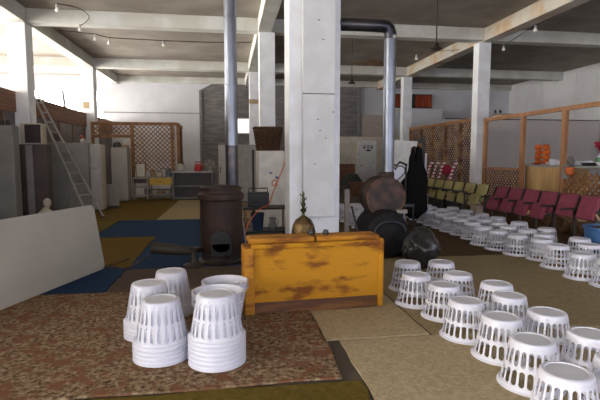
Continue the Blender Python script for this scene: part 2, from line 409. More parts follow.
MB().lathe([(.06, 0), (.08, .05), (.05, .1), (.02, .12)], seg=12).build('body', M_enam, t, True)
MB().lathe([(.0, .1), (.045, .13), (.05, .17), (.0, .21)], (-.03, 0, 0), 12).build('head', mat('dull_red', (.45, .1, .06), .6), t, True)
t = thing('oil_heater', 'white finned oil heater on the floor beside the cream-sided refrigerator', 'heater', (-3.13, 13.3, 0))
for k in range(7): MB().box(-.16+k*.05, -.125+k*.05, 0, .12, .08, .66, bevel=.012).build('fin', M_enam, t)
box('foot', M_dark, t, -.15, .16, -.04, .16, 0, .06)
t = thing('tall_cabinet', 'narrow white cabinet in the back corner with dark clutter on top', 'cabinet', (-3.3, 15.1, 0))
box('body', M_enamd, t, -.23, .25, 0, .5, .04, 1.7, .01); box('door', M_enam, t, -.22, .24, -.02, 0, .07, 1.68); box('plinth', M_dark, t, -.2, .2, .02, .45, 0, .04)
t = thing('helmet', 'dark rounded clutter on the narrow white corner cabinet', 'helmet', (-3.38, 15.3, 1.7))
MB().lathe([(.12, 0), (.13, .07), (.09, .15), (0, .18)], seg=16).build('shell', M_black, t, True)
t = thing('wooden_block', 'small tan block on the narrow white corner cabinet', 'block', (-3.14, 15.2, 1.7)); box('body', M_cardb, t, -.1, .1, 0, .12, 0, .07)
struct('door_2', MB().box(-3.6, -2.95, 17.2, 17.26, 0, 2.02), M_door)
# kitchen clutter
t = thing('small_shelf_unit', 'small white open stand left of the yellow drawer table', 'stand', (-2.83, 15.85, 0))
for x in (-.23, .2):
    for y in (0, .32): MB().box(x, x+.03, y, y+.03, 0, .72).build('leg', M_enam, t)
for z in (.12, .4, .7): box('shelf', M_enam, t, -.24, .24, -.01, .36, z, z+.03)
box('drawer', M_brownp, t, -.2, .2, 0, .3, .55, .69)
t = thing('framed_board', 'cream framed board standing on the small white stand', 'board', (-2.82, 16.0, .73))
box('frame', M_lattice, t, -.17, .15, 0, .03, 0, .48); box('panel', mat('cream_paper', (.75, .7, .58), .7), t, -.14, .12, -.012, 0, .03, .45)
t = thing('work_table', 'metal kitchen table with a bright yellow drawer front', 'table', (-2.18, 15.7, 0))
box('tabletop', M_enamd, t, -.37, .37, 0, .55, .72, .76)
q = box('drawer', M_yp, t, -.33, .36, -.03, .4, .5, .72); q['label'] = 'bright yellow drawer'; MB().box(-.06, .06, -.05, -.03, .6, .62).build('handle', M_dark, q)
for x in (-.36, .33):
    for y in (.01, .5): MB().box(x, x+.03, y, y+.03, 0, .72).build('leg', M_dark, t)
box('shelf', M_enamd, t, -.35, .35, 0, .5, .16, .19)
for i, (x, r, h, m, lb) in enumerate(((-.25, .09, .2, M_cardb, 'brown jar at the left end of the yellow drawer table'), (-.06, .11, .16, M_cream, 'cream pot in the middle of the yellow drawer table'), (.1, .07, .26, M_enam, 'white bottle-like jar on the yellow drawer table'), (.26, .1, .24, mat('blue_grey_ceramic', (.12, .15, .19), .4), 'blue-grey canister at the right end of the yellow drawer table'))):
    k = thing('kitchen_jar', lb, 'jar', (-2.18+x, 15.95, .76))
    MB().lathe([(r*.8, 0), (r, h*.2), (r, h*.8), (r*.6, h)], seg=16).build('body', m, k, True); MB().lathe([(r*.62, h), (r*.62, h+.02), (0, h+.03)], seg=16).build('lid', M_dark, k)
for i, (x, m, lb) in enumerate(((-.22, M_cream, 'cream bowl at the left of the shelf under the yellow drawer'), (-.02, M_cardb, 'brown bowl in the middle of the shelf under the yellow drawer'), (.2, M_enam, 'white bowl at the right of the shelf under the yellow drawer'))):
    tag(MB().lathe([(.05, 0), (.09, .05), (.1, .12), (.09, .12), (.04, .02)], (-2.18+x, 15.9, .19), 16).build('bowl', m, None, True), lb, 'bowl')
t = thing('open_cabinet', 'low pale open cabinet with two dark shelves right of the yellow drawer table', 'cabinet', (-1.15, 15.75, 0))
box('side_panel', M_enamd, t, -.66, -.62, 0, .5, 0, .88); box('side_panel', M_enamd, t, .6, .64, 0, .5, 0, .88)
box('top', M_enam, t, -.68, .66, -.03, .52, .88, .93); box('shelf', M_enamd, t, -.62, .6, .02, .5, .42, .45); box('shelf', M_enamd, t, -.62, .6, .02, .5, .03, .08)
box('back_panel', M_brownp, t, -.62, .6, .47, .5, .05, .88)
t = thing('rice_cooker', 'white rounded rice cooker on the left of the low open cabinet', 'rice cooker', (-1.55, 15.95, .93))
MB().lathe([(.1, 0), (.15, .04), (.15, .14), (.14, .16)], seg=20).build('body', M_enam, t, True)
MB().lathe([(.145, .16), (.12, .22), (.04, .25), (0, .25)], seg=20).build('lid', M_enam, t, True); MB().tube([(-.1, 0, .23), (-.06, 0, .3), (.06, 0, .3), (.1, 0, .23)], .015, 8).build('handle', M_dark, t)
t = thing('red_kettle', 'red kettle on the low open cabinet beside the white fan', 'kettle', (-.98, 15.95, .93))
MB().lathe([(.11, 0), (.14, .06), (.12, .18), (.05, .24)], seg=18).build('body', M_bright, t, True)
MB().tube([(-.1, 0, .18), (-.08, 0, .32), (.08, 0, .32), (.1, 0, .18)], .015, 8).build('handle', M_bright, t); MB().tube([(.1, 0, .1), (.2, 0, .2)], .02, 8).build('spout', M_bright, t)
t = thing('desk_fan', 'round white desk fan standing at the right end of the low cabinet', 'fan', (-.6, 15.8, .93))
rg = MB()
for r in (.17, .13, .09): rg.tube([(r*math.cos(a), -.06, .24+r*math.sin(a)) for a in [2*PI*k/24 for k in range(25)]], .006, 6)
for k in range(12): a = 2*PI*k/12; rg.tube([(.03*math.cos(a), -.07, .24+.03*math.sin(a)), (.17*math.cos(a), -.06, .24+.17*math.sin(a))], .004, 5)
rg.build('guard', M_enam, t)
bl = MB()
for k in range(4):
    a = 2*PI*k/4; d = Vector((math.cos(a), 0, math.sin(a))); e = Vector((-math.sin(a), .25, math.cos(a)))
    p = Vector((0, -.04, .24)); bl.prism([p+d*.03, p+d*.14-e*.03, p+d*.14+e*.05, p+d*.03+e*.02], (0, .004, 0))
bl.build('blade', M_enam, t); MB().lathe([(.09, 0), (.09, .02), (.02, .04), (.02, .2)], seg=16).build('stand', M_enam, t, True)
t = thing('narrow_refrigerator', 'narrow white refrigerator standing behind the left stovepipe', 'refrigerator', (-.1, 15.0, 0))
box('body', M_enam, t, -.2, .2, 0, .55, .04, 1.78, .015); handle(box('door', M_enam, t, -.19, .19, -.035, 0, .06, 1.15, .01), -.14, -.035, .9, 1.1); box('door', M_enam, t, -.19, .19, -.035, 0, 1.17, 1.77, .01); box('foot', M_dark, t, -.16, .16, .04, .5, 0, .04)
t = thing('partition_board', 'pale grey-white board standing between the stovepipe and the far column', 'board', (.5, 14.6, 0))
box('panel', mat('grey_white_board', (.38, .37, .34), .6), t, -.3, .38, 0, .04, 0, 1.78); box('foot', M_dark, t, -.25, .3, -.1, .14, 0, .03)

# ladder
t = thing('ladder', 'aluminium ladder leaning from the floor up against the brown parapet', 'ladder')
fa, fb, ta, tb_ = Vector((-3.16, 11.20, .014)), Vector((-2.88, 11.40, .014)), Vector((-4.86, 12.95, 3.02)), Vector((-4.86, 13.30, 3.02))
for a, b_ in ((fa, ta), (fb, tb_)):
    MB().tube([a, b_], .028, 6).build('rail', M_alu, t); MB().box(a.x-.04, a.x+.04, a.y-.04, a.y+.04, 0, .03).build('rubber_foot', M_black, t)
for k in range(1, 12):
    f = k/12; MB().tube([fa.lerp(ta, f), fb.lerp(tb_, f)], .017, 6).build('rung', M_alu, t)
# cloth-wrapped stick beyond the parapet
tag(MB().tube([(-4.95, 15.6, 2.9), (-5.0, 15.6, 3.42)], .05, 10).build('short_post', M_alu), 'short grey post rising from the parapet beyond the ladder', 'post')

# big white board standing on its edge, bottom left
bd = MB(); ux, uy = (-2.04+1.51), (4.46-6.04)
d = Vector((ux, uy, 0)).normalized(); base = Vector((-1.52, 6.02, 0.03)); L = 2.6; Hh = .80
up = Vector((-.14, .0, 1)).normalized()
rr = .07; o2 = []
for (cx, cz, a0) in ((L-rr, rr, -90), (L-rr, Hh-rr, 0), (rr, Hh-rr, 90), (rr, rr, 180)):
    for k in range(5):
        a = math.radians(a0+22.5*k); o2.append(base+d*(cx+rr*math.cos(a))+up*(cz+rr*math.sin(a)))
nrm = d.cross(up).normalized()
tt = thing('folding_tabletop', 'large white rounded-corner tabletop standing on its long edge at the lower left', 'tabletop')
if nrm.x > 0: nrm = -nrm
bd.prism(o2, nrm*.035); bo = bd.build('panel', mat('white_laminate', (.48, .445, .38), .45, c2=(.45, .415, .355), scale=2), tt)
for f in (.5, 2.1):
    MB().tube([base+d*f+up*.62+nrm*.04, base+d*f+up*.3+nrm*.28, base+d*f+up*.0+nrm*.34+Vector((0, 0, .014))], .013, 8).build('leg', M_dark, tt)

# ------------------------------------------------------------------ rugs and mats
def rug(pts, z, m, name, label, cat='rug', h=.012):
    o = MB().prism([(x, y, z) for x, y in pts], (0, 0, h)).build(name, m); tag(o, label, cat); return o
def wob(x0, x1, y0, y1, n=14, a=.015):
    p = []
    for k in range(n): p.append((x0+(x1-x0)*k/n, y0+random.uniform(-a, a)))
    for k in range(n): p.append((x1+random.uniform(-a, a), y0+(y1-y0)*k/n))
    for k in range(n): p.append((x1-(x1-x0)*k/n, y1+random.uniform(-a, a)))
    for k in range(n): p.append((x0+random.uniform(-a, a), y1-(y1-y0)*k/n))
    return p
rug(wob(-3.4, .70, 2.76, 4.92), .012, M_rug, 'speckled_rug', 'large reddish beige speckled rug under the stacked white baskets', h=.016)
rug(wob(-3.4, .80, 1.0, 2.74), .001, M_rolive, 'olive_rug', 'olive yellow rug strip at the bottom edge of the view')
rug(wob(-2.35, -1.27, 4.94, 6.1), .001, M_rblue, 'blue_carpet_tile', 'dark blue carpet piece nearest the leaning white tabletop', 'carpet')
rug(wob(-2.35, -1.27, 6.12, 8.45), .001, M_ryel, 'ochre_carpet_tile', 'square ochre yellow carpet piece between the blue carpets', 'carpet')
rug([(-2.35, 8.47), (-1.26, 8.47), (-1.26, 6.0), (.35, 6.0), (.35, 10.7), (-2.35, 10.7)], .001, M_rblue, 'blue_carpet', 'large L-shaped dark blue carpet beside the round iron stove', 'carpet')
rug(wob(-1.25, .9, 4.94, 5.98), .001, M_rgrey, 'grey_carpet', 'grey-brown carpet strip in front of the round iron stove', 'carpet')
rug(wob(-4.3, -1.6, 10.72, 16.3), .001, M_ryel, 'ochre_carpet', 'ochre carpet stretching from the ladder foot to the kitchen clutter', 'carpet')
rug(wob(-2.37-1.9, -2.37, 7.0, 10.7), .001, M_rolive, 'olive_carpet', 'olive-brown carpet left of the blue carpet near the ladder foot', 'carpet')
rug(wob(-1.58, 2.2, 10.72, 15.6), .001, M_rtan2, 'tan_carpet', 'tan carpet on the floor in front of the low open cabinet', 'carpet')
rug(wob(.72, 1.55, 3.40, 4.9, a=.006), .001, M_rtan, 'sandy_mat', 'sandy beige mat square just in front of the yellow chest', 'mat')
rug(wob(.82, 4.0, .8, 3.37, a=.006), .001, M_rtan, 'sandy_mat', 'large sandy beige mat at the bottom right under the nearest upturned baskets', 'mat')
rug(wob(1.58, 5.2, 3.40, 6.1, a=.008), .001, M_rtan2, 'tan_mat', 'wide tan mat between the two groups of upturned baskets', 'mat')
rug(wob(1.7, 3.75, 6.14, 12.0, a=.008), .001, M_rbrn, 'brown_mat', 'dark brown mat behind the black bag and along the far basket row', 'mat')
rug(wob(3.78, 6.9, 6.14, 12.0, a=.008), .001, M_rbrn, 'brown_mat', 'dark brown mat running under the long row of baskets beside the seats', 'mat')

# ------------------------------------------------------------------ baskets
RB, RT, HB, NS = .19, .128, .285, 22
def basket_body(slot=.35):
    mb = MB(); b = mb.b
    def rad(z): return RB-.012+(RT-RB+.012)*(z/HB)
    def P(a, z): r = rad(z); return b.verts.new((r*math.cos(a), r*math.sin(a), z))
    da = 2*PI/NS
    zs = [(.028, .126), (.139, .244)]
    bands = [(.010, .028), (.126, .139), (.244, .262)]
    for (za, zb) in bands:
        for k in range(NS):
            for j in range(2):
                a0 = da*(k+j/2); a1 = a0+da/2
                b.faces.new((P(a0, za), P(a1, za), P(a1, zb), P(a0, zb)))
    for (za, zb) in zs:
        for k in range(NS):
            a0, a1 = da*k, da*(k+1); am = (a0+a1)/2
            w = da*slot; h = zb-za; c = w*.55; cz = .012; e = .003
            out = [P(a0, za), P(am, za), P(a1, za), P(a1, (za+zb)/2), P(a1, zb), P(am, zb), P(a0, zb), P(a0, (za+zb)/2)]
            # hole: 12 points around starting bottom-left going ccw
            hb, ht = za+e, zb-e
            hole = [P(am-w*.55, hb+.003), P(am, hb), P(am+w*.55, hb+.003), P(am+w, hb+cz), P(am+w, ht-cz), P(am+w*.55, ht-.003), P(am, ht), P(am-w*.55, ht-.003), P(am-w, ht-cz), P(am-w, hb+cz)]
            bl_, bm_, br, rm, tr, tm, tl, lm = out
            h0, h1, h2, h3, h4, h5, h6, h7, h8, h9 = hole
            for f in ((bl_, bm_, h1, h0), (bm_, br, h2, h1), (br, h3, h2), (br, rm, h3), (rm, h4, h3), (rm, tr, h4), (tr, h5, h4), (tr, tm, h6, h5), (tm, tl, h7, h6), (tl, h8, h7), (tl, lm, h8), (lm, h9, h8), (lm, bl_, h9), (bl_, h0, h9)):
                b.faces.new(f)
    bmesh.ops.remove_doubles(b, verts=b.verts[:], dist=.0004)
    bmesh.ops.recalc_face_normals(b, faces=b.faces[:])
    bmesh.ops.solidify(b, geom=b.faces[:], thickness=.0028)
    return mb
def make_basket(label, group, slot=.35):
    t = thing('laundry_basket', label, 'basket', group=group)
    basket_body(slot).build('slotted_wall', M_plast, t, True, 50)
    MB().lathe([(RB-.014, .010), (RB-.012, .0), (RB+.005, .0), (RB+.005, .004), (RB-.005, .008), (RB-.010, .018), (RB-.011, .028), (RB-.013, .028), (RB-.014, .010)], seg=44, caps=False).build('rim', M_plast, t, True, 50)
    r = RT
    MB().lathe([(r+.003, .262), (r+.001, .275), (r-.006, .283), (r-.014, .285), (r-.026, .285), (r-.029, .281), (r-.031, .276), (r-.031, .273), (r-.012, .272), (r, .262)], seg=44, caps=False).build('shoulder', M_plast, t, True, 50)
    MB().lathe([(0, .283), (r-.03, .281), (r-.03, .275), (0, .277)], seg=44, caps=False).build('base_disc', M_base, t, True, 50)
    return t
B0 = {}; K = 0
def place_basket(x, y, label, group, z=.014, rz=None, upright=False, tilt=0, slot=.35):
    global K
    K += 1
    rz = random.uniform(0, .3) if rz is None else rz
    if slot not in B0:
        o = B0[slot] = make_basket(label, group, slot)
        o.location = (x, y, z); o.rotation_euler = (0, 0, rz); return o
    if upright: return dup(B0[slot], (x, y, z+HB), (PI, 0, rz), label, group)
    return dup(B0[slot], (x, y, z), (tilt, 0, rz), label, group)
ORD = ['first', 'second', 'third', 'fourth', 'fifth', 'sixth', 'seventh', 'eighth', 'ninth', 'tenth', 'eleventh', 'twelfth', 'thirteenth', 'fourteenth', 'fifteenth', 'sixteenth', 'seventeenth', 'eighteenth', 'nineteenth', 'twentieth']
G1 = 'upturned white baskets in the near right group'
near = [
 (1.86, 4.66, "white upturned basket at the chest's right end, half hidden behind another basket"),
 (1.75, 4.16, "white upturned basket first in the front file, just right of the yellow chest"),
 (2.22, 4.62, 'white upturned basket standing directly below the black bag'),
 (1.85, 3.78, 'white upturned basket second along the front file from the yellow chest'),
 (2.15, 4.12, "white upturned basket behind the second and third of the front file"),
 (1.81, 3.32, "white upturned basket third along the front file from the yellow chest"),
 (2.32, 3.74, "white upturned basket at the group's back edge, third along the back file"),
 (2.22, 3.40, "white upturned basket fourth in the back file, right behind the front file's fourth"),
 (1.87, 2.94, 'white upturned basket fourth along the front file from the yellow chest'),
 (2.25, 2.98, "white upturned basket fifth in the back file of the near group"),
 (1.82, 2.53, "white upturned basket fifth along the front file, just behind the nearest one"),
 (2.24, 2.56, "white upturned basket at the right edge in the back file of the near group"),
 (1.72, 2.11, 'white upturned basket nearest the viewer, cut off by the bottom edge of the photo'),
 (2.12, 2.19, 'white upturned basket cut off by the lower right corner of the photo')]
for x, y, lb in near: place_basket(x, y, lb, G1)
G2 = 'upturned white baskets in the long row beside the seats'
f1 = [4.42, 4.78, 5.30, 5.74, 6.10, 6.49, 6.89, 7.40, 7.84, 8.22, 8.62, 9.02, 9.42, 9.84, 10.26, 10.7, 11.15, 11.6]
x1 = [4.06, 4.02, 4.10, 4.20, 4.08, 4.02, 4.0, 4.1, 4.12, 4.1, 4.12, 4.1, 4.15, 4.15, 4.2, 4.2, 4.2, 4.2]
for i, (x, y) in enumerate(zip(x1, f1)):
    place_basket(x, y, 'white upturned basket, %s from the right in the front file beside the seats' % ORD[i], G2)
f2 = [4.85, 5.28, 6.10, 6.52, 6.92, 7.32, 7.74, 8.14, 8.56, 8.96, 9.40, 9.85, 10.3, 10.75, 11.2]
for i, y in enumerate(f2):
    place_basket(4.50+random.uniform(-.04, .04), y, 'white upturned basket, %s from the right in the middle file beside the seats' % ORD[i], G2)
f3 = [5.10, 5.70, 6.60, 7.3, 7.95, 8.5, 9.1, 9.7]
for i, y in enumerate(f3):
    place_basket(4.74 if i == 1 else 4.90, y, 'white upturned basket, %s from the right in the rear file nearest the seats' % ORD[i], G2)
n = 0
for x in (2.55, 2.95, 3.35):
    for y in (8.9, 9.35, 9.8, 10.3, 10.8):
        place_basket(x+random.uniform(-.04, .04), y, 'white upturned basket behind the barrel stove, %s from the front of its %s file' % (ORD[int((y-8.9)/.45+.3)], ('left', 'middle', 'right')[int((x-2.55)/.4+.1)]), 'upturned white baskets beyond the barrel stove')
def stack(x, y, n, where, upright=False, dz=.030, z0=.029):
    for k in range(n):
        lv = 'lowest one' if k == 0 else ('topmost one' if k == n-1 else '%s up' % ORD[k])
        place_basket(x, y, 'white nested basket, %s of the %s' % (lv, where), 'nested white baskets on the speckled rug', z=z0+k*dz, rz=.05+((n-1-k)//3 % 2)*PI/NS, slot=.27, upright=upright)
stack(-.09, 3.13, 7, 'tall front right stack')
stack(-.47, 3.26, 5, 'front left stack')
stack(-.62, 3.70, 5, 'middle left stack behind the front left one')
stack(-.51, 4.20, 4, 'rear stack of the left three')
stack(-.09, 3.52, 4, 'right-way-up stack just behind the tall front one', True, .028)
stack(-.04, 3.91, 3, 'right-way-up stack nearest the yellow chest', True, .028)

# ------------------------------------------------------------------ yellow chest
t = thing('wooden_chest', 'worn mustard yellow painted wooden chest standing on its side in the centre', 'chest', (.17, 4.02, .013), math.radians(4))
MB().box(.04, 1.22, .02, .2, .10, .62, bevel=.008).build('front_panel', M_must, t)
MB().box(-.045, .045, -.015, .26, 0, .60, bevel=.014).build('side_panel', M_must2, t)
MB().box(1.19, 1.25, .0, .24, 0, .64, bevel=.02).build('side_panel', M_must, t)
MB().box(.045, 1.185, .01, .22, 0, .11, bevel=.006).build('plinth', M_mustd, t)  # bottom strip, browner and darker than the panels above
MB().box(.0, .60, .05, .27, .625, .675, bevel=.018).build('top_board', M_must2, t)
MB().box(.615, 1.22, .05, .27, .625, .672, bevel=.018).build('top_board', M_must2, t)
MB().box(.02, 1.22, .0, .05, .585, .63, bevel=.012).build('top_rail', M_must, t)
for x in (.59, .73): MB().lathe([(.025, .67), (.03, .69), (.02, .715), (0, .72)], (x, .16, 0), 12).build('knob', M_black, t, True)
# brass urn with finial
t = thing('brass_urn', 'brass domed urn with a twisted green-bronze finial behind the yellow chest', 'urn', (.76, 4.75, .013))
MB().lathe([(.12, 0), (.13, .03), (.06, .08), (.09, .2), (.13, .4), (.12, .56), (.115, .6)], seg=28).build('body', M_brass, t, True)
MB().lathe([(.122, .6), (.125, .62), (.11, .69), (.08, .745), (.035, .775), (.022, .785)], seg=28).build('dome_lid', M_brass, t, True)
MB().lathe([(.018, .785), (.012, .81), (.03, .835), (.036, .845), (.012, .862), (.02, .885), (.026, .905), (.012, .925), (.02, .95), (.014, .975), (.008, .99), (.013, 1.01), (0, 1.045)], seg=14).build('finial', M_bronze, t, True)
lf = MB()
for z, a in ((.85, 0), (.9, 2.5), (.945, .4), (.985, 3.1)): lf.tube([(0, 0, z), (.03*math.cos(a), .01*math.sin(a), z+.012), (.036*math.cos(a), .01*math.sin(a), z+.035)], [.008, .007, .003], 6)
lf.build('leaf', M_bronze, t)
# sticks leaning at the column
tag(MB().tube([(1.78, 5.95, .02), (1.68, 6.28, .72)], .014, 8).build('walking_stick', M_dark), 'thin dark stick leaning on the right side of the near column', 'stick')
tag(MB().box(1.61, 1.67, 6.36, 6.42, .0, .95).build('wooden_batten', mat('dull_batten', (.2, .17, .15), .7)), 'narrow grey batten upright against the right side of the near column', 'batten')

# ------------------------------------------------------------------ round stove and pipe
t = thing('drum_stove', 'rusty upright iron drum stove with a ringed lid on the blue carpet', 'stove', (-.10, 6.30, .013))
MB().lathe([(.30, .0), (.31, .03), (.27, .05), (.27, .12)], seg=40).build('base', M_dark, t, True)
MB().lathe([(.255, .10), (.275, .14), (.28, .5), (.275, .82), (.28, .84)], seg=40).build('body', M_rust, t, True)
MB().lathe([(.28, .82), (.30, .84), (.305, .87), (.30, .90), (.265, .93), (.265, .96), (.275, .97), (.275, .985), (.25, 1.0), (.1, 1.02), (0, 1.02)], seg=40).build('lid', M_rust, t, True)
a = MB().box(-.13, .13, -.30, -.24, .10, .30, bevel=.02); a.lathe([(.13, 0), (.13, .06), (0, .06)], (0, -.24, .3), 24, RX(PI/2)); a.build('fire_door', M_black, t)
MB().tube([(-.03, -.30, .45), (.05, -.31, .45)], .012, 8).build('handle', M_dark, t)
MB().lathe([(.03, 0), (.03, .04), (0, .05)], (.2, 0, 1.0), 12).build('damper_knob', M_dark, t, True)
t = thing('stovepipe', 'tall straight galvanised stovepipe rising from the upright drum stove to the ceiling', 'stovepipe', (.05, 6.30, 0))
for i, (a, b_) in enumerate(((1.03, 1.55), (1.53, 2.35), (2.33, 3.2), (3.18, 4.0), (3.98, ZC))):
    MB().lathe([(.083-.001*i, a), (.083-.001*i, b_-.02), (.087-.001*i, b_-.015), (.087-.001*i, b_)], seg=28).build('pipe_section', M_galv if i else M_galvd, t, True)
t = thing('oil_burner', 'dark oil burner with horizontal tube on a flared foot left of the drum stove', 'burner', (-.55, 6.05, .013))
MB().lathe([(.13, 0), (.13, .02), (.06, .05), (.04, .12), (.05, .2), (.07, .24)], (.1, 0, 0), 20).build('foot', mat('grey_cast_iron', (.06, .05, .042), .6, .3), t, True)
MB().tube([(.1, 0, .2), (-.05, .0, .2), (-.2, .02, .22), (-.42, .05, .24)], [.05, .06, .075, .07], 14).build('burner_tube', mat('olive_iron', (.045, .035, .024), .6, .3), t, True)
MB().tube([(.12, 0, .2), (.2, .1, .2)], .04, 12).build('nozzle', M_dark, t)
MB().tube([(-.42, .0, .16), (-.7, -.1, .02), (-1.0, .1, .01), (-.8, .5, .01)], .008, 6).build('hose', M_rustring, t)

# ------------------------------------------------------------------ white refrigerator with wicker basket and cord
t = thing('chest_refrigerator', 'white refrigerator left of the near column with a wicker basket on top', 'refrigerator', (.86, 9.1, 0))
box('body', mat('bright_enamel', (.82, .79, .72), .35), t, -.29, .33, 0, .6, .03, 1.52, .015); box('door', MATS['bright_enamel'], t, -.28, .32, -.04, 0, .05, 1.51, .012)
box('foot', M_dark, t, -.25, .28, .05, .55, 0, .03)
st = MB().box(-.08, -.02, -.045, -.04, 1.08, 1.11, rot=RY(.5)).box(.04, .12, -.045, -.04, .98, 1.02, rot=RY(.4)); st.build('sticker', M_blue, t)
t = thing('wicker_basket', 'brown wicker basket standing on the white refrigerator', 'basket', (.78, 9.3, 1.52))
wk = MB(); nn = 36
rows = 14
for j in range(rows):
    f = j/(rows-1); hw = .21+.06*f; hd = .14+.04*f; z = .02+.40*f
    wk.tube([((hw+(.008 if (k+j) % 2 else -.004))*math.copysign(abs(math.cos(2*PI*k/nn))**.5, math.cos(2*PI*k/nn)), (hd+(.008 if (k+j) % 2 else -.004))*math.copysign(abs(math.sin(2*PI*k/nn))**.5, math.sin(2*PI*k/nn)), z) for k in range(nn+1)], .016, 6)
wk.build('woven_body', M_wick, t, True)
MB().tube([(.28*math.copysign(abs(math.cos(2*PI*k/nn))**.5, math.cos(2*PI*k/nn)), .19*math.copysign(abs(math.sin(2*PI*k/nn))**.5, math.sin(2*PI*k/nn)), .44) for k in range(nn+1)], .022, 8).build('rim', M_wick, t, True)
MB().box(-.2, .2, -.13, .13, 0, .03).build('base', M_wick, t)
tag(MB().tube(spline([(1.10, 9.03, 1.40), (1.05, 8.98, 1.22), (.97, 8.9, 1.05), (.90, 8.8, .93), (.84, 8.72, .86), (.80, 8.7, .93), (.86, 8.65, .98), (.88, 8.6, .90), (.80, 8.5, .76), (.68, 7.98, .60), (.55, 7.93, .54), (.42, 7.9, .42), (.32, 7.85, .28), (.27, 7.8, .15)]), .010, 8).build('extension_cord', M_orange, None, True), 'orange-red cord hanging diagonally across the white refrigerator', 'cord')
t = thing('side_table', 'dark side table between the drum stove and the near column', 'table', (.60, 8.1, 0))
box('tabletop', M_dark, t, -.36, .42, -.1, .4, .50, .535)
for x in (-.33, .36):
    for y in (-.08, .34): MB().box(x, x+.03, y, y+.03, 0, .5).build('leg', M_lattdark, t)
box('shelf', M_black, t, -.32, .36, -.06, .36, .1, .12)
t = thing('radio', 'black box radio standing on the dark side table', 'radio', (.50, 8.15, .535))
box('body', M_black, t, -.17, .2, 0, .2, 0, .25, .012); MB().lathe([(.06, 0), (.06, .01), (0, .015)], (-.05, 0, .12), 16, RX(PI/2)).build('speaker', M_dark, t)
MB().tube([(-.15, .1, .25), (-.15, .1, .32), (.18, .1, .32), (.18, .1, .25)], .01, 8).build('handle', M_dark, t)
t = thing('floor_lamp', 'slim dark pole standing behind the black radio', 'pole', (.46, 8.75, 0)); MB().tube([(0, 0, .03), (0, 0, 1.53)], .022, 10).build('pole', M_black, t); MB().lathe([(.12, 0), (.12, .02), (.03, .04)], seg=16).build('base', M_black, t)
t = thing('blue_bin', 'dark blue bin under the dark side table', 'bin', (.50, 8.25, .12)); MB().lathe([(.09, 0), (.12, .3), (.11, .3), (.08, .02)], seg=20).build('body', mat('navy_plastic', (.02, .05, .11), .5), t, True)
t = thing('metal_jug', 'grey jug beside the blue bin under the side table', 'jug', (.76, 8.2, .12)); MB().lathe([(.05, 0), (.08, .06), (.05, .16), (.06, .22)], seg=16).build('body', M_grey, t, True); MB().tube([(.06, 0, .2), (.11, 0, .15), (.07, 0, .07)], .009, 6).build('handle', M_grey, t)
tag(MB().tube([(.26, 7.0, .01), (.19, 7.3, .62)], .009, 8).build('white_rod', M_enam), 'thin white rod leaning to the right of the upright drum stove', 'rod')

# ------------------------------------------------------------------ barrel stove, pipe, bag
t = thing('barrel_stove', 'large black and rusty barrel stove with a round front drum right of the near column', 'stove', (2.2, 6.55, .013))
AX = RX(-PI/2)       # lathe axis along +Y
MB().lathe([(.27, 0), (.285, .01), (.29, .05), (.28, .08), (.28, .26), (.29, .28), (.29, .31), (.0, .33)], (-.04, -.30, .83), 44, AX).build('upper_drum', M_rust, t, True)
MB().lathe([(0, -.012), (.2, -.008), (.25, .0), (.262, .0)], (-.04, -.305, .83), 44, AX, caps=False).build('drum_face', M_rustface, t, True)
MB().tube([(-.04+.272*math.cos(2*PI*k/40), -.305, .83+.272*math.sin(2*PI*k/40)) for k in range(41)], .014, 8).build('rim_ring', M_rustring, t, True)
MB().lathe([(0, -.0), (.2, .02), (.30, .08), (.34, .2), (.345, .55), (.30, .66), (0, .70)], (-.06, -.55, .33), 44, AX).build('lower_drum', M_tank, t, True)
MB().tube([(-.06+.21*math.cos(a), -.548, .38+.14*math.sin(a)) for a in [PI*k/24 for k in range(25)]], .022, 8).build('highlight_arc', mat('blue_black_highlight', (.022, .024, .034), .4, 0), t, True)  # highlight on the lower drum, modelled as a lighter arc
MB().box(-.28, .26, -.24, .0, .50, .66, bevel=.04).build('saddle', M_tank, t)
MB().box(.1, .26, -.36, -.3, .60, .66, bevel=.01).build('latch', mat('pale_metal', (.28, .25, .2), .5, .5), t)
MB().lathe([(.11, 0), (.11, .08), (.1, .1)], (.02, -.14, 1.08), 24).build('flue_collar', M_rust, t, True)
for x in (-.36, .2):
    MB().box(x, x+.08, -.5, .1, 0, .12).build('leg', M_dark, t)
t = thing('stovepipe', 'shiny galvanised stovepipe with an elbow running from the barrel stove to the near column', 'stovepipe', (2.24, 6.41, 0))
MB().lathe([(.082, 1.19), (.082, 2.33), (.086, 2.335), (.086, 2.36)], seg=28).build('pipe_section', M_galv, t, True)
MB().lathe([(.084, 2.34), (.084, 3.06)], seg=28).build('pipe_section', M_galv, t, True)
MB().tube([(0, 0, 3.02), (0, 0, 3.09), (-.02, 0, 3.15), (-.06, 0, 3.185), (-.12, 0, 3.195), (-.2, 0, 3.195)], .087, 24).build('elbow', M_galvd, t, True)
MB().tube([(-.18, 0, 3.195), (-.5, .05, 3.21), (-.72, .10, 3.22)], .085, 24).build('horizontal_pipe', M_galvd, t, True)
MB().lathe([(.025, 0), (.025, .012), (0, .016)], (.03, -.082, 3.04), 12, RX(PI/2)).build('plug', M_enam, t)
